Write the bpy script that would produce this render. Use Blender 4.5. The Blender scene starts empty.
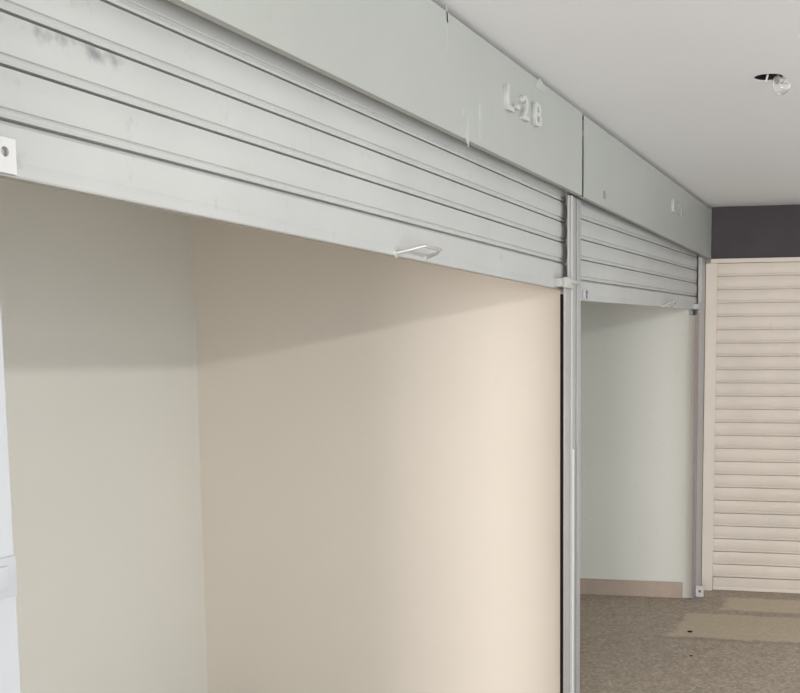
import bpy, bmesh, math, random
from mathutils import Vector, Matrix
random.seed(7)
S = bpy.context.scene
C = S.collection
R = math.radians

# ------------------------------------------------------------------ helpers
class MB:
    """collects shapes and links them as one mesh object"""
    def __init__(s): s.bm = bmesh.new()
    def box(s, x0, x1, y0, y1, z0, z1, bev=0.0):
        b = bmesh.new()
        bmesh.ops.create_cube(b, size=1)
        for v in b.verts:
            v.co = Vector(((x0+x1)/2+v.co.x*(x1-x0), (y0+y1)/2+v.co.y*(y1-y0), (z0+z1)/2+v.co.z*(z1-z0)))
        if bev: bmesh.ops.bevel(b, geom=b.edges[:], offset=bev, segments=2, affect='EDGES', profile=.6)
        s.merge(b); return s
    def merge(s, b, M=None):
        if M is not None: b.transform(M)
        me = bpy.data.meshes.new('tmp'); b.to_mesh(me); b.free()
        s.bm.from_mesh(me); bpy.data.meshes.remove(me)
    def prism(s, pts, a0, a1, axis='x', fn=None):
        """extrude a closed 2d outline along an axis; outline in (y,z) for x, (x,y) for z, (x,z) for y"""
        bm = s.bm; rings = []
        for a in (a0, a1):
            ring = []
            for p, q in pts:
                co = {'x': (a, p, q), 'y': (p, a, q), 'z': (p, q, a)}[axis]
                if fn: co = fn(*co)
                ring.append(bm.verts.new(co))
            rings.append(ring)
        n = len(pts)
        for i in range(n):
            j = (i+1) % n
            bm.faces.new((rings[0][i], rings[0][j], rings[1][j], rings[1][i]))
        bm.faces.new(rings[0]); bm.faces.new(rings[1][::-1])
        return s
    def tube(s, pts, r, n=10, close=False, flat=1.0):
        bm = s.bm; pts = [Vector(p) for p in pts]; rings = []
        for i, p in enumerate(pts):
            a = pts[max(i-1, 0)]; b = pts[min(i+1, len(pts)-1)]
            t = (b-a).normalized()
            up = Vector((0, 0, 1)) if abs(t.z) < .9 else Vector((0, 1, 0))
            u = t.cross(up).normalized(); v = u.cross(t).normalized()
            rings.append([bm.verts.new(p+u*math.cos(2*math.pi*k/n)*r+v*math.sin(2*math.pi*k/n)*r*flat) for k in range(n)])
        for A, B in zip(rings, rings[1:]):
            for k in range(n):
                bm.faces.new((A[k], A[(k+1) % n], B[(k+1) % n], B[k]))
        bm.faces.new(rings[0][::-1]); bm.faces.new(rings[-1])
        return s
    def lathe(s, prof, n=32, M=None):
        b = bmesh.new(); rings = []
        for r, z in prof:
            if r < 1e-6: rings.append([b.verts.new((0, 0, z))])
            else: rings.append([b.verts.new((r*math.cos(2*math.pi*k/n), r*math.sin(2*math.pi*k/n), z)) for k in range(n)])
        for A, B in zip(rings, rings[1:]):
            for k in range(n):
                l = (k+1) % n
                if len(A) == 1 and len(B) == 1: continue
                if len(A) == 1: b.faces.new((A[0], B[l], B[k]))
                elif len(B) == 1: b.faces.new((A[k], A[l], B[0]))
                else: b.faces.new((A[k], A[l], B[l], B[k]))
        s.merge(b, M); return s
    def build(s, name, mat, parent=None, smooth=None):
        bmesh.ops.recalc_face_normals(s.bm, faces=s.bm.faces[:])
        me = bpy.data.meshes.new(name); s.bm.to_mesh(me); s.bm.free()
        if smooth:
            for p in me.polygons: p.use_smooth = True
            try: me.set_sharp_from_angle(angle=R(smooth))
            except Exception: pass
        me.materials.append(mat)
        o = bpy.data.objects.new(name, me); C.objects.link(o)
        if parent: o.parent = parent
        return o

def plate_with_hole(cx, cz, w, h, r, y0, y1, hx=0, hz=0, n=24):
    """vertical plate (faces -y) with a round hole"""
    b = MB(); bm = b.bm
    def sq(a):
        c, s_ = math.cos(a), math.sin(a); m = max(abs(c)/(w/2), abs(s_)/(h/2)); return (c/m, s_/m)
    angs = sorted(set([2*math.pi*k/n for k in range(n)] + [math.atan2(sy*h, sx*w) % (2*math.pi) for sx in (1, -1) for sy in (1, -1)]))
    L = []
    for a in angs:
        ox, oz = sq(a)
        L.append([bm.verts.new((cx+ox, y, cz+oz)) for y in (y0, y1)] + [bm.verts.new((cx+hx+r*math.cos(a), y, cz+hz+r*math.sin(a))) for y in (y0, y1)])
    for A, B in zip(L, L[1:]+L[:1]):
        bm.faces.new((A[0], B[0], B[2], A[2])); bm.faces.new((A[1], A[3], B[3], B[1]))
        bm.faces.new((A[0], A[1], B[1], B[0])); bm.faces.new((A[2], B[2], B[3], A[3]))
    return b

def thing(name, label, cat, loc=(0, 0, 0), rot=(0, 0, 0), group=None):
    o = bpy.data.objects.new(name, None); C.objects.link(o)
    o.location = loc; o.rotation_euler = rot; o.empty_display_size = .1
    return tag(o, label, cat, group)
def tag(o, label, cat, group=None):
    o['label'] = label; o['category'] = cat
    if group: o['group'] = group
    return o
def struct(o, label=None):
    o['kind'] = 'structure'
    if label: o['label'] = label
    return o

# ------------------------------------------------------------------ materials
def srgb(r, g, b):
    f = lambda c: (c/255/12.92 if c/255 <= .04045 else ((c/255+.055)/1.055)**2.4)
    return (f(r), f(g), f(b), 1)
def new_mat(name):
    m = bpy.data.materials.new(name); m.use_nodes = True
    return m, m.node_tree.nodes, m.node_tree.links, m.node_tree.nodes['Principled BSDF']
def noise(N, L, scale, detail=4, rough=.55, stretch=None, coord='Object'):
    tc = N.new('ShaderNodeTexCoord'); mp = N.new('ShaderNodeMapping')
    if stretch: mp.inputs['Scale'].default_value = stretch
    L.new(tc.outputs[coord], mp.inputs['Vector'])
    n = N.new('ShaderNodeTexNoise'); n.inputs['Scale'].default_value = scale
    n.inputs['Detail'].default_value = detail; n.inputs['Roughness'].default_value = rough
    L.new(mp.outputs['Vector'], n.inputs['Vector']); return n
def ramp(N, L, src, stops):
    r = N.new('ShaderNodeValToRGB'); e = r.color_ramp.elements
    while len(e) > 2: e.remove(e[-1])
    for i, (p, c) in enumerate(stops):
        if i < 2: e[i].position = p; e[i].color = c
        else: x = e.new(p); x.color = c
    L.new(src, r.inputs['Fac']); return r
def mix(N, L, fac, a, b, mode='MIX'):
    m = N.new('ShaderNodeMix'); m.data_type = 'RGBA'; m.blend_type = mode
    for sock, v in ((m.inputs['Factor'], fac), (m.inputs[6], a), (m.inputs[7], b)):
        if hasattr(v, 'is_linked'): L.new(v, sock)
        else: sock.default_value = v
    return m.outputs[2]
def math_(N, L, op, a, b=None):
    m = N.new('ShaderNodeMath'); m.operation = op
    for s_, v in zip(m.inputs, (a, b)):
        if v is None: continue
        if hasattr(v, 'is_linked'): L.new(v, s_)
        else: s_.default_value = v
    return m.outputs[0]

def paint(name, col, var=.06, rough=.5, spec=.3, scale=3.0, dirt=0.0, dirtcol=(60, 55, 50), metal=0.0, bump=.02, dstretch=(3, 3, 1), dth=.62):
    m, N, L, P = new_mat(name)
    c = srgb(*col); d = tuple(x*(1-var) for x in c[:3])+(1,); h = tuple(min(1, x*(1+var)) for x in c[:3])+(1,)
    n = noise(N, L, scale, 5)
    out = ramp(N, L, n.outputs['Fac'], [(.3, d), (.7, h)]).outputs['Color']
    if dirt:
        n2 = noise(N, L, 9, 7, .68, dstretch)
        k = ramp(N, L, n2.outputs['Fac'], [(dth, (0, 0, 0, 1)), (dth+.16, (dirt, dirt, dirt, 1))]).outputs['Color']
        out = mix(N, L, k, out, srgb(*dirtcol))
    L.new(out, P.inputs['Base Color'])
    P.inputs['Roughness'].default_value = rough; P.inputs['Specular IOR Level'].default_value = spec
    P.inputs['Metallic'].default_value = metal
    if bump:
        n3 = noise(N, L, 60, 3); b = N.new('ShaderNodeBump'); b.inputs['Strength'].default_value = bump; b.inputs['Distance'].default_value = .02
        L.new(n3.outputs['Fac'], b.inputs['Height']); L.new(b.outputs['Normal'], P.inputs['Normal'])
    return m

M = {}
M['shutter'] = paint('shutter_painted_metal', (180, 180, 177), .05, .45, .35, 2.5, .4, (120, 117, 113), bump=.015, dstretch=(2.2, 2, 1.2), dth=.60)
M['shutter_far'] = paint('far_shutter_cream_metal', (214, 204, 192), .05, .45, .35, 3, .25, (150, 140, 128), bump=.01)
M['fascia'] = paint('fascia_painted_sheet', (168, 170, 164), .04, .42, .35, 1.6, .22, (150, 150, 140), bump=.01, dstretch=(2, 2, .7))
M['letter'] = paint('raised_letter_lit_grey', (188, 189, 186), .03, .4, .4, 8, bump=0)  # fascia grey lightened, painting in the light on the letters' side faces
M['rail'] = paint('guide_rail_zinc', (172, 171, 170), .06, .38, .4, 6, .3, (120, 112, 108), metal=.25, bump=.01, dstretch=(8, 8, .8))
M['rail_purple'] = paint('guide_rail_worn_shaded_zinc', (150, 138, 142), .08, .45, .35, 9, .4, (90, 80, 80), metal=.2)  # purple grey puts the shade on the corner post's metal into its colour
M['rail_white'] = paint('left_rail_white_paint', (180, 181, 183), .03, .5, .3, 6, .2, (170, 170, 175))
# the nearest curtain has a cluster of soft grey grime marks under one of its joints
m = M['shutter'].copy(); m.name = 'near_curtain_grimy_metal'; N, L = m.node_tree.nodes, m.node_tree.links
P = N['Principled BSDF']; src = P.inputs['Base Color'].links[0].from_socket
tcg = N.new('ShaderNodeTexCoord'); sg = N.new('ShaderNodeSeparateXYZ'); L.new(tcg.outputs['Object'], sg.inputs['Vector'])
def soft_band(val, a, b, soft):
    q1 = N.new('ShaderNodeMapRange'); q1.interpolation_type = 'SMOOTHSTEP'; q1.inputs[1].default_value = a-soft; q1.inputs[2].default_value = a+soft; L.new(val, q1.inputs[0])
    q2 = N.new('ShaderNodeMapRange'); q2.interpolation_type = 'SMOOTHSTEP'; q2.inputs[1].default_value = b-soft; q2.inputs[2].default_value = b+soft; q2.inputs[3].default_value = 1; q2.inputs[4].default_value = 0; L.new(val, q2.inputs[0])
    return math_(N, L, 'MULTIPLY', q1.outputs[0], q2.outputs[0])
ng = noise(N, L, 17, 3, .6, (1, 1, .8))
kg = ramp(N, L, ng.outputs['Fac'], [(.50, (0, 0, 0, 1)), (.66, (1, 1, 1, 1))]).outputs['Color']
mk = math_(N, L, 'MULTIPLY', math_(N, L, 'MULTIPLY', soft_band(sg.outputs['X'], .16, .41, .05), soft_band(sg.outputs['Z'], .238, .263, .012)), kg)
L.new(mix(N, L, math_(N, L, 'MULTIPLY', mk, .75), src, srgb(112, 112, 116)), P.inputs['Base Color'])
M['shutter_near'] = m
M['slot'] = paint('rail_slot_shade', (46, 36, 36), .1, .9, .1, 8, bump=0)  # near-black colour paints in the shade inside the rail slot
M['lug'] = paint('white_painted_lug', (206, 204, 202), .03, .4, .4, 20, bump=0)
M['smear'] = paint('white_paint_smear', (176, 179, 174), .05, .7, .2, 30, bump=.05)
M['handle'] = paint('handle_steel', (198, 198, 196), .05, .3, .5, 10, metal=.5, bump=0)
M['header'] = paint('dark_header_paint', (60, 55, 60), .12, .55, .3, 5, .35, (84, 84, 90), bump=.02)
M['wall'] = paint('shop_wall_paint', (224, 220, 210), .02, .85, .15, 1.3, .10, (160, 155, 145), bump=.03, dth=.64)
M['wall_cream'] = paint('partition_cream_paint', (240, 231, 219), .02, .85, .15, 1.3, .08, (165, 150, 135), bump=.03, dth=.64)
M['wall_white'] = paint('partition_white_paint', (217, 217, 209), .02, .85, .15, 1.6, .22, (150, 148, 142), bump=.03, dstretch=(3, 3, 3), dth=.60)
M['ceiling'] = paint('ceiling_paint', (238, 239, 241), .015, .9, .1, .9, bump=.03)
M['baseboard'] = paint('baseboard_tile', (176, 160, 146), .05, .5, .3, 12, .3, (120, 108, 98))
M['black'] = paint('socket_black', (26, 25, 25), .1, .6, .3, 20, bump=0)
M['scrap'] = paint('dark_scrap', (52, 44, 38), .2, .8, .2, 60, bump=.2)
M['outside'] = paint('outer_wall_paint', (205, 202, 196), .03, .85, .15, 2)

# bulb glass
m, N, L, P = new_mat('bulb_glass')
P.inputs['Base Color'].default_value = (.96, .96, .95, 1); P.inputs['Roughness'].default_value = .06
P.inputs['Transmission Weight'].default_value = .92; P.inputs['IOR'].default_value = 1.25
n = noise(N, L, 40, 2); L.new(ramp(N, L, n.outputs['Fac'], [(.3, (.9, .9, .89, 1)), (.7, (1, 1, 1, 1))]).outputs['Color'], P.inputs['Base Color'])
M['glass'] = m

# terrazzo floor with two paler repaired fields near the end shutter
FARX, FARROT = 7.40, R(-84)
m, N, L, P = new_mat('terrazzo_floor')
n1 = noise(N, L, 1.1, 5); n2 = noise(N, L, 14, 6, .7)
base = ramp(N, L, n1.outputs['Fac'], [(.3, srgb(158, 143, 127)), (.7, srgb(174, 160, 143))]).outputs['Color']
vo = N.new('ShaderNodeTexVoronoi'); vo.inputs['Scale'].default_value = 75
tc = N.new('ShaderNodeTexCoord'); L.new(tc.outputs['Object'], vo.inputs['Vector'])
sp = N.new('ShaderNodeSeparateColor'); L.new(vo.outputs['Color'], sp.inputs['Color'])
chips = ramp(N, L, sp.outputs[0], [(0, srgb(118, 104, 90)), (.3, srgb(160, 146, 130)), (.75, srgb(172, 158, 142)), (1, srgb(205, 194, 178))]).outputs['Color']
base = mix(N, L, .5, base, chips)
blot = ramp(N, L, n2.outputs['Fac'], [(.35, (.84, .84, .84, 1)), (.65, (1.06, 1.06, 1.06, 1))]).outputs['Color']
base = mix(N, L, 1.0, base, blot, 'MULTIPLY')
# coordinates along the end shutter (u to the right, v towards it)
mp = N.new('ShaderNodeMapping'); mp.vector_type = 'TEXTURE'
mp.inputs['Location'].default_value = (FARX, 0, 0); mp.inputs['Rotation'].default_value = (0, 0, FARROT)
L.new(tc.outputs['Object'], mp.inputs['Vector'])
wob = noise(N, L, 9, 3); 
sx = N.new('ShaderNodeSeparateXYZ'); L.new(mp.outputs['Vector'], sx.inputs['Vector'])
sw = N.new('ShaderNodeSeparateXYZ'); L.new(tc.outputs['Object'], sw.inputs['Vector']); N_y = math_(N, L, 'MULTIPLY', sw.outputs['Y'], -1.0)
wv = math_(N, L, 'MULTIPLY', math_(N, L, 'SUBTRACT', wob.outputs['Fac'], .5), .10)
u = math_(N, L, 'ADD', N_y, wv); v = math_(N, L, 'ADD', sx.outputs['Y'], wv)
def band(val, a, b, soft=.03):
    r_ = N.new('ShaderNodeMapRange'); r_.interpolation_type = 'SMOOTHSTEP'; r_.inputs[1].default_value = a-soft; r_.inputs[2].default_value = a+soft; L.new(val, r_.inputs[0])
    q = N.new('ShaderNodeMapRange'); q.interpolation_type = 'SMOOTHSTEP'; q.inputs[1].default_value = b-soft; q.inputs[2].default_value = b+soft; q.inputs[3].default_value = 1; q.inputs[4].default_value = 0; L.new(val, q.inputs[0])
    return math_(N, L, 'MULTIPLY', r_.outputs[0], q.outputs[0])
pa = math_(N, L, 'MULTIPLY', band(u, .035, .95, .02), band(v, -1.27, -.68))
pb = math_(N, L, 'MULTIPLY', band(u, .215, 2.6, .03), band(v, -.56, -.19))
joint = math_(N, L, 'MULTIPLY', band(u, -.06, 2.6, .02), band(v, -1.33, -1.28, .02))
base = mix(N, L, math_(N, L, 'MULTIPLY', pa, .55), base, srgb(204, 190, 162))
base = mix(N, L, math_(N, L, 'MULTIPLY', pb, .6), base, srgb(214, 200, 174))
base = mix(N, L, math_(N, L, 'MULTIPLY', joint, .3), base, srgb(110, 98, 88))
L.new(base, P.inputs['Base Color']); P.inputs['Roughness'].default_value = .5; P.inputs['Specular IOR Level'].default_value = .3
M['floor'] = m

# ------------------------------------------------------------------ the setting
CEIL = 2.573
XB0, XB1 = -7.0, 10.2
struct(MB().box(XB0, XB1, -3.5, 2.2, -.12, 0).build('floor', M['floor']))

# ceiling with a round cut-out for the broken lamp
HX, HY, HR = 4.011, -.777, .050
b = MB(); bm = b.bm
n = 48; T = .10
hole_l = [bm.verts.new((HX+HR*math.cos(2*math.pi*k/n), HY+HR*math.sin(2*math.pi*k/n), CEIL)) for k in range(n)]
hole_u = [bm.verts.new((v_.co.x, v_.co.y, CEIL+T)) for v_ in hole_l]
def outer(a):
    c, s_ = math.cos(a), math.sin(a); m_ = max(abs(c), abs(s_)); return (HX+.3*c/m_, HY+.3*s_/m_)
out_l = [bm.verts.new((*outer(2*math.pi*k/n), CEIL)) for k in range(n)]
for k in range(n):
    l = (k+1) % n
    bm.faces.new((hole_l[k], out_l[k], out_l[l], hole_l[l])); bm.faces.new((hole_l[k], hole_l[l], hole_u[l], hole_u[k]))
bm.faces.new(hole_u)
b.box(XB0, HX-.3, -3.5, 2.2, CEIL, CEIL+T); b.box(HX+.3, XB1, -3.5, 2.2, CEIL, CEIL+T)
b.box(HX-.3, HX+.3, -3.5, HY-.3, CEIL, CEIL+T); b.box(HX-.3, HX+.3, HY+.3, 2.2, CEIL, CEIL+T)
struct(b.build('ceiling', M['ceiling']))

BACK = 1.642
PD = Vector((-.13, .991, 0)).normalized()           # the partitions run a little askew
def partition(name, x, th, mat, Y0=.060, reveal=0):
    b = MB()
    q = BACK/PD.y
    pts = [(x+Y0*PD.x/PD.y, Y0), (x+q*PD.x, BACK+.001), (x+th+q*PD.x, BACK+.001), (x+th+Y0*PD.x/PD.y, Y0)]
    b.prism(pts, 0, CEIL, 'z')
    if reveal: b.box(x-.006, x+.03, .006, Y0+.001, 0, reveal)
    return struct(b.build(name, mat))
partition('wall_left', 1.05, .12, M['wall_cream'])
partition('wall_middle', 4.288, .078, M['wall_cream'])
partition('wall_right', 7.135, .20, M['wall_white'], .058, 1.855)
struct(MB().box(.6, 7.4, BACK, BACK+.12, 0, CEIL).build('wall_back', M['wall']))
struct(MB().box(XB0, .98, 0, .12, 0, CEIL).build('wall_front', M['outside']))
# end wall beyond the third shutter
Mf = Matrix.Translation((FARX, 0, 0)) @ Matrix.Rotation(FARROT, 4, 'Z')
b = MB(); b.box(-1.9, 4.2, .062, .18, 0, CEIL); b.bm.transform(Mf)
struct(b.build('wall_end', M['outside']))
# unseen wall added on the other side to dim the passage's far end
struct(MB().box(6.4, XB1, -3.62, -3.5, 0, CEIL).build('wall_opposite_blocker', M['outside']))
struct(MB().box(.98, 7.33, .085, .125, 2.32, CEIL).build('lintel_light_block', M['wall']))  # unseen lintel piece added to block shop light behind the housings
# baseboards
def base_strip(name, x, y0, y1):
    b = MB(); f = lambda y: x+y*PD.x/PD.y
    b.prism([(f(y0), y0), (f(y1), y1), (f(y1)-.012, y1), (f(y0)-.012, y0)], 0.0, .105, 'z')
    bmesh.ops.bevel(b.bm, geom=[e for e in b.bm.edges if all(v_.co.z > .1 for v_ in e.verts)], offset=.003, segments=2, affect='EDGES')
    return struct(b.build(name, M['baseboard']))
base_strip('baseboard_right', 7.135, .075, 1.60)
base_strip('baseboard_middle', 4.288, .064, 1.63)
struct(MB().box(1.0, 4.05, BACK-.012, BACK, 0, .105, .003).build('baseboard_back', M['baseboard']))

# ------------------------------------------------------------------ rolling shutters
def curtain_outline(n, pitch, z0):
    """front outline of n interlocking slats above z0; y grows away from the viewer"""
    f = []
    for i in range(n):
        z = z0+i*pitch
        f += [(.0160, z), (.0160, z+.0038), (.0005, z+.0044), (-.0015, z+.009), (-.0005, z+.0145), (.0022, z+.0165), (.0022, z+.0180)]
        a, c = z+.0195, z+pitch-.0012
        for k in range(6):
            t = k/5; f.append((.0006-.0058*math.sin(math.pi*(.12+.80*t)), a+(c-a)*t))
    zt = z0+n*pitch
    return f+[(.0160, zt), (.0180, zt), (.0180, z0)]
def bottom_bar(L0, L1, hl, hr, h_top, yb=.018):
    """bottom rail whose lower edge falls from hl to hr below its top h_top; flat face, small roll near the foot, flat underside"""
    def prof(h):
        z0, z1 = h_top-h, h_top-.0012
        return [(.0015, z1), (-.0045, z1-.006), (-.0055, z0+.026), (-.0048, z0+.024), (-.006, z0+.021), (-.006, z0+.003), (-.004, z0), (yb, z0), (yb, z0+.012), (.012, z0+.014), (.012, z1)]
    b = MB(); bm = b.bm
    A = [bm.verts.new((L0, y, z)) for y, z in prof(hl)]; B = [bm.verts.new((L1, y, z)) for y, z in prof(hr)]
    k = len(A)
    for i in range(k):
        j = (i+1) % k; bm.faces.new((A[i], A[j], B[j], B[i]))
    bm.faces.new(A); bm.faces.new(B[::-1]); return b

SG = 'rolling shutters of the shop row'
# near shutter, half raised
Y_C = .034
sh1 = thing('rolling_shutter', 'nearest pale grey rolling shutter, raised above the open cream shop, with handle on bottom bar', 'shutter', (1.20, Y_C, 1.868), (0, 0, 0), SG)
l0, l1 = .055, 3.066
zt1 = 1.9734-1.868
b = MB(); b.prism(curtain_outline(5, .0791, zt1), l0, l1, 'x'); b.build('curtain', M['shutter_near'], sh1, 25)
bottom_bar(l0, 3.060, .0818, .104, zt1).build('bottom_bar', M['shutter'], sh1, 25)
def pull_handle(parent, pts, r, mat):
    P_ = [Vector(p) for p in pts]; path = []
    for i in range(len(P_)-1):
        for k in range(4): path.append(P_[i].lerp(P_[i+1], k/4))
    path.append(P_[-1])
    b = MB(); b.tube(path, r, 10); 
    for p in (P_[0], P_[-1]):
        b.lathe([(0, 0), (r*2.6, 0), (r*2.4, -.002), (0, -.003)], 16, Matrix.Translation((p.x, -.0055, p.z)) @ Matrix.Rotation(R(-90), 4, 'X'))
    return b.build('pull_handle', mat, parent, 40)
pull_handle(sh1, [(1.481, -.004, .019), (1.500, -.038, .029), (1.533, -.064, .041), (1.640, -.066, .040), (1.672, -.042, .033), (1.684, -.004, .024)], .0050, M['handle'])
# white lug with a lock hole at the left end, block with a sliding pin at the right end
plate_with_hole(.1175, .052, .065, .052, .0075, -.0125, -.0075, .0105, .005).build('lock_lug', M['lug'], sh1)['label'] = 'white lock lug with round hole'
b = MB(); b.box(2.900, 3.004, -.052, -.038, .004, .044, .003); b.box(2.900, 2.935, -.038, -.005, .008, .040, .002)
b.lathe([(0, 0), (.008, 0), (.008, .085), (.006, .090), (0, .090)], 16, Matrix.Translation((2.955, -.056, .030)) @ Matrix.Rotation(R(90), 4, 'Y'))
b.build('lock_tab', M['shutter'], sh1, 40)

# second shutter, hanging slightly askew
sh2 = thing('rolling_shutter', 'second rolling shutter along the row, half raised and hanging lower at its near end', 'shutter', (4.31, Y_C, 1.8356), (0, -.0205, 0), SG)
b = MB(); b.prism(curtain_outline(5, .0838, .0838), .045, 2.970, 'x'); b.build('curtain', M['shutter'], sh2, 25)
bottom_bar(.045, 2.970, .0838, .0838, .0838).build('bottom_bar', M['shutter'], sh2, 25)
pull_handle(sh2, [(1.84, -.004, .004), (1.86, -.035, .020), (1.90, -.055, .033), (1.99, -.055, .031), (2.03, -.035, .016), (2.03, -.004, .004)], .0045, M['handle'])
b = MB(); b.box(.185, .285, -.010, -.005, .008, .046, .003)
for z in (.016, .037):
    b.lathe([(0, 0), (.010, 0), (.010, -.010), (.006, -.013), (0, -.013)], 16, Matrix.Translation((.240, -.010, z)) @ Matrix.Rotation(R(-90), 4, 'X') @ Matrix.Scale(-1, 4, (0, 0, 1)))
b.build('lock_tab', M['rail_white'], sh2, 40)
b = MB(); b.box(2.82, 3.00, -.050, -.0425, .002, .034, .003); b.box(2.82, 2.85, -.0425, -.005, .002, .034); b.build('lock_tab', M['rail'], sh2, 40)

# third shutter across the end of the passage, lowered to the floor
sh3 = thing('rolling_shutter', 'cream rolling shutter closed down to the floor at the end of the passage', 'shutter', (FARX, 0, 0), (0, 0, FARROT), SG)
b = MB(); b.prism([(y+.016, z) for y, z in curtain_outline(24, .0880, .092)], .070, 2.62, 'x'); b.build('curtain', M['shutter_far'], sh3, 25)
b = bottom_bar(.081, 2.597, .090, .090, .092, .012); b.bm.transform(Matrix.Translation((0, .016, 0))); b.build('bottom_bar', M['shutter_far'], sh3, 25)

# ------------------------------------------------------------------ guide rails and posts
def channel(x0, x1, yf, yb, z0, z1, t, mouth):
    """U channel, mouth = -1 opens to -x, +1 to +x"""
    b = MB()
    b.box(x0, x1, yf, yf+t, z0, z1, .0015); b.box(x0, x1, yb-t, yb, z0, z1, .0015)
    if mouth < 0: b.box(x1-t, x1, yf+t, yb-t, z0, z1)
    else: b.box(x0, x0+t, yf+t, yb-t, z0, z1)
    return b
PG = 'steel guide rails of the shop shutters'
ZT = 2.234
pl = thing('guide_rail', 'pale steel guide rail at the left edge of the nearest shop opening', 'rail', (1.13, 0, 0), (0, 0, 0), PG)
channel(0.045, .151, -.002, .062, 0, ZT, .006, 1).build('channel', M['rail_white'], pl)
MB().box(-.13, .047, .0, .046, 0, ZT, .003).build('cover_plate', M['rail_white'], pl)
MB().box(-.02, .1505, -.006, -.002, 1.270, 1.330, .002).box(.02, .13, -.011, -.006, 1.282, 1.318, .002).build('lock_plate', M['rail_white'], pl, 30)

pm = thing('guide_post', 'steel guide post between the first and second shop openings, with dark slot and ribs', 'post', (4.20, 0, 0), (0, 0, 0), PG)
b = MB(); b.box(-.006, .092, -.002, .0055, 0, ZT, .0015); b.box(-.058, -.0055, -.002, .0055, 0, 1.900, .0015); b.box(.0845, .092, .0055, .0545, 0, ZT); b.box(.079, .092, .0545, .0595, 0, ZT, .001)
b.build('channel', M['rail'], pm)
MB().box(.060, .0843, .0058, .0540, 0, 1.855).build('slot_shade', M['slot'], pm)  # dark block added in place of the slot's own shade
MB().box(.092, .128, .010, .040, 0, ZT, .002).build('cover_plate', M['rail'], pm)
MB().box(.010, .028, -.010, -.002, 0, ZT, .003).build('rib', M['shutter'], pm)
channel(.120, .172, .0, .062, 0, ZT, .0075, 1).build('channel', M['rail'], pm)
MB().box(.011, .027, -.016, -.010, .0, 1.238, .002).build('lock_rod', M['lug'], pm)

pr = thing('guide_post', 'narrow steel guide post in the corner between second shutter and closed end shutter', 'post', (7.16, 0, 0), (0, 0, 0), PG)
MB().box(.010, .090, -.004, .0205, 0, 1.86, .002).build('channel', M['rail'], pr)
MB().box(-.095, .010, -.003, .004, 0, 1.86, .002).build('front_flange', M['rail_purple'], pr)
MB().box(.090, .235, -.002, .0205, 0, ZT, .002).build('cover_plate', M['rail'], pr)
b = plate_with_hole(.034, .045, .052, .072, .010, -.012, -.004); b.bm.transform(Matrix.Rotation(R(-90), 4, 'Z')); b.build('floor_lug', M['lug'], pr)
MB().box(-.11, .10, -.044, -.004, 0, .008).build('foot', M['rail_purple'], pr)

pf = thing('guide_rail', 'cream painted guide rail along the left side of the closed end shutter', 'rail', (FARX, 0, 0), (0, 0, FARROT), PG)
channel(.004, .078, -.004, .050, 0, 2.204, .0075, 1).build('channel', M['shutter_far'], pf)
prr = thing('guide_rail', 'cream painted guide rail on the far right of the closed end shutter', 'rail', (FARX, 0, 0), (0, 0, FARROT), PG)
channel(2.60, 2.70, -.004, .050, 0, 2.205, .0075, -1).build('channel', M['shutter_far'], prr)

# ------------------------------------------------------------------ sheet metal housings above the shutters
YF = -.035
HG = 'sheet metal shutter housings under the ceiling'
def letter(ch, x, z, size, depth, mat, parent, y, sx=1.0, name='letter'):
    cu = bpy.data.curves.new('glyph', 'FONT'); cu.body = ch; cu.size = size; cu.extrude = depth/2; cu.bevel_depth = .0009; cu.offset = .0012
    to = bpy.data.objects.new('glyph', cu); C.objects.link(to)
    dg = bpy.context.evaluated_depsgraph_get(); dg.update()
    me = bpy.data.meshes.new_from_object(to.evaluated_get(dg))
    bpy.data.objects.remove(to); bpy.data.curves.remove(cu)
    me.transform(Matrix.Translation((x, y-depth/2+.001, z)) @ Matrix.Rotation(R(90), 4, 'X') @ Matrix.Scale(sx, 4, (1, 0, 0)))
    me.materials.clear(); me.materials.append(mat); me.name = name
    o = bpy.data.objects.new(name, me); C.objects.link(o); o.parent = parent; return o
def smear(parent, x, z, w, h, y):
    b = MB(); bm = b.bm; n = 18; ring = []
    ph = random.random()*6
    for k in range(n):
        a = 2*math.pi*k/n; q = 1+.22*math.sin(3*a+ph)+.12*math.sin(5*a+2*ph)
        ring.append((x+w/2*q*math.cos(a), z+h/2*q*math.sin(a)))
    b.prism(ring, y-.0016, y+.0002, 'y'); return b.build('paint_smear', M['smear'], parent, 40)
def housing(label, x0, x1, yf, zb, ztop, cut=0):
    t = thing('shutter_housing', label, 'housing', (x0, yf, zb), (0, 0, 0), HG)
    L_, H_ = x1-x0, ztop-zb
    b = MB(); b.box(0, L_, 0, .0025, .0, H_, .0008); b.build('front_sheet', M['fascia'], t)
    MB().box(0, L_, .0025, .020, 0, .0025).box(0, L_, .0175, .020, .0025, .022).build('bottom_lip', M['fascia'], t)
    MB().box(0, L_, .0025, .024, H_-.0025, H_).build('top_flange', M['fascia'], t)
    return t
h1 = housing('long grey sheet metal housing over the nearest shutter, with raised mark and paint drips', .72, 4.264, YF, 2.238, CEIL-.017)
k = (1.2387+YF)/1.2387
X = lambda x: x*k-.72
Z = lambda z: 1.629+(z-1.629)*k-2.238
for ch, x, z, nm in (('L', 3.452, 2.412, 'letter'), ('-', 3.550, 2.412, 'hyphen'), ('2', 3.612, 2.412, 'digit'), ('B', 3.742, 2.416, 'letter')):
    letter(ch, X(x)-.012, Z(z), .104, .016, M['letter'], h1, 0, 1.32 if ch != '-' else 1.0, nm)
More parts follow.
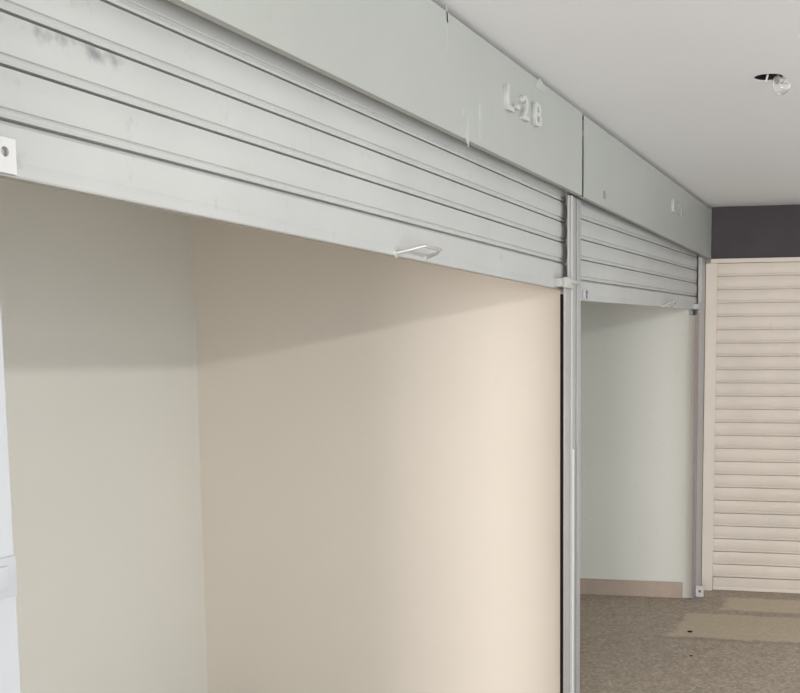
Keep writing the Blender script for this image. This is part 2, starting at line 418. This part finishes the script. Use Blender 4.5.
for x, z, w, h in ((2.978, 2.54, .012, .12), (2.981, 2.568, .022, .03), (3.130, 2.275, .020, .075), (3.236, 2.33, .026, .12), (3.834, 2.566, .09, .04), (3.10, 2.32, .010, .03)):
    smear(h1, X(x), Z(z), w*k, h*k, 0)
h2 = housing('shorter grey sheet metal housing over the second shutter, with a faint raised mark', 4.290, 7.412, YF, 2.236, CEIL-.021)
X2 = lambda x: x*k-4.290
for ch, x, z, nm in (('L', 6.23, 2.409, 'letter'), ('-', 6.33, 2.409, 'hyphen'), ('2', 6.39, 2.409, 'digit'), ('B', 6.50, 2.409, 'letter')):
    letter(ch, X2(x), Z(z), .100, .007 if ch != 'L' else .012, M['fascia'] if ch != 'L' else M['letter'], h2, 0, 1.2 if ch != '-' else .9, nm)
smear(h2, X2(4.47), Z(2.545), .030, .04, 0)
b = MB(); b.lathe([(0, 0), (.018, 0), (.016, .004), (.007, .006), (0, .006)], 18, Matrix.Translation((X2(4.74), 0, Z(2.306))) @ Matrix.Rotation(R(90), 4, 'X')); b.build('screw', M['rail_purple'], h2, 40)
smear(h2, 3.095, .295, .03, .03, 0)

h3 = thing('shutter_housing', 'dark charcoal panel over the closed end shutter, under the ceiling', 'housing', (FARX, 0, 2.205), (0, 0, FARROT), HG)
MB().box(.034, 2.75, .018, .060, .028, CEIL-2.205-.001, .001).build('front_sheet', M['header'], h3)
MB().box(.034, 2.75, .0, .060, .0, .028, .002).build('bottom_lip', M['shutter_far'], h3)

# ------------------------------------------------------------------ broken ceiling lamp
lamp = thing('ceiling_lamp', 'broken recessed ceiling lamp with bare clear bulb dangling from a dark round hole', 'lamp', (HX, HY, CEIL))
b = MB(); b.lathe([(HR-.002, .002), (HR-.002, .085), (0, .085), (0, .083), (HR-.005, .083), (HR-.005, .002), (HR-.002, .002)], 40); b.build('can', M['black'], lamp, 40)
b = MB(); b.box(-.030, -.020, -.003, .003, -.022, .030, .0015); b.bm.transform(Matrix.Rotation(R(14), 4, 'X')); b.build('spring_clip', M['lug'], lamp)
ax = Matrix.Translation((.010, -.024, -.001)) @ Matrix.Rotation(R(-34), 4, 'X') @ Matrix.Rotation(R(10), 4, 'Y')
b = MB(); b.lathe([(0, .045), (.013, .045), (.0145, .040), (.0145, .004), (.013, 0), (0, 0)], 24, ax); b.build('socket', M['black'], lamp, 40)
b = MB()
prof = [(.0125, .002), (.0135, -.004), (.018, -.014), (.0245, -.024), (.0285, -.034), (.029, -.043), (.026, -.053), (.019, -.061), (.009, -.065), (0, -.066)]
b.lathe(prof+[(r*.955, z*.985+.0005) for r, z in prof[::-1]], 32, ax); bo = b.build('bulb', M['glass'], lamp, 80)
b = MB(); b.lathe([(0, 0), (.004, -.001), (.003, -.020), (.0055, -.030), (0, -.031)], 12, ax); b.build('filament_stem', M['lug'], bo, 40)

# ------------------------------------------------------------------ scraps on the floor
def scrap(x, y, s, label):
    b = MB(); bmesh.ops.create_icosphere(b.bm, subdivisions=2, radius=s)
    for v_ in b.bm.verts:
        v_.co = Vector((v_.co.x*(1+.3*random.random()), v_.co.y*(1+.3*random.random()), max(v_.co.z*.35, -.2*s)+.2*s))
    o = b.build('scrap', M['scrap'], None, 60); o.location = (x, y, 0); o.rotation_euler = (0, 0, random.random()*3)
    return tag(o, label, 'scrap', 'dark scraps on the floor')
scrap(6.249, -.133, .014, 'dark scrap lying on the pale floor patch before the end shutter')
scrap(5.746, -.229, .008, 'tiny dark speck on the brown floor, nearer than the pale patch')

# ------------------------------------------------------------------ light
w = bpy.data.worlds.new('sky'); S.world = w; w.use_nodes = True
bg = w.node_tree.nodes['Background']; bg.inputs[0].default_value = (.88, .95, 1.0, 1); bg.inputs[1].default_value = 1.8
def area(name, loc, rot, sx, sy, power, col):
    d = bpy.data.lights.new(name, 'AREA'); d.shape = 'RECTANGLE'; d.size = sx; d.size_y = sy; d.energy = power; d.color = col
    o = bpy.data.objects.new(name, d); C.objects.link(o); o.location = loc; o.rotation_euler = rot; return o
# daylight from the window at the passage's near end, behind the camera
area('end_window_light', (-6.5, -1.6, 1.45), (0, R(-90), 0), 1.9, 1.5, 320, (1.0, .925, .885))
# row of ceiling tubes on the passage's other side
area('tube_row_light', (0.8, -3.40, 2.545), (R(30), 0, 0), 8.0, .12, 85, (1.0, .99, .97))

# ------------------------------------------------------------------ camera
f_px, px, py = 1100., 520., 466.13016
Xc = Vector((0.32490666, -0.09929332, 0.94051927)); Yc = Vector((-0.94574031, -0.03063666, 0.32347589)); Zc = Vector((-0.00330463, -0.99458646, -0.10385975))
right = Vector((Xc.x, Yc.x, Zc.x)); down = Vector((Xc.y, Yc.y, Zc.y)); fwd = Vector((Xc.z, Yc.z, Zc.z))
cam = bpy.data.cameras.new('camera'); co = bpy.data.objects.new('camera', cam); C.objects.link(co)
rot = Matrix((right, -down, -fwd)).transposed().to_4x4()
co.matrix_world = Matrix.Translation((0, -1.238664, 1.628766)) @ rot
cam.sensor_fit = 'HORIZONTAL'; cam.sensor_width = 36; cam.lens = f_px/800*36
cam.shift_x = (400-px)/800; cam.shift_y = (py-346.5)/800; cam.clip_start = .02
S.camera = co
S.view_settings.view_transform = 'Standard'; S.view_settings.look = 'None'; S.view_settings.gamma = 1
S.view_settings.use_curve_mapping = False
S.view_settings.exposure = 0.20
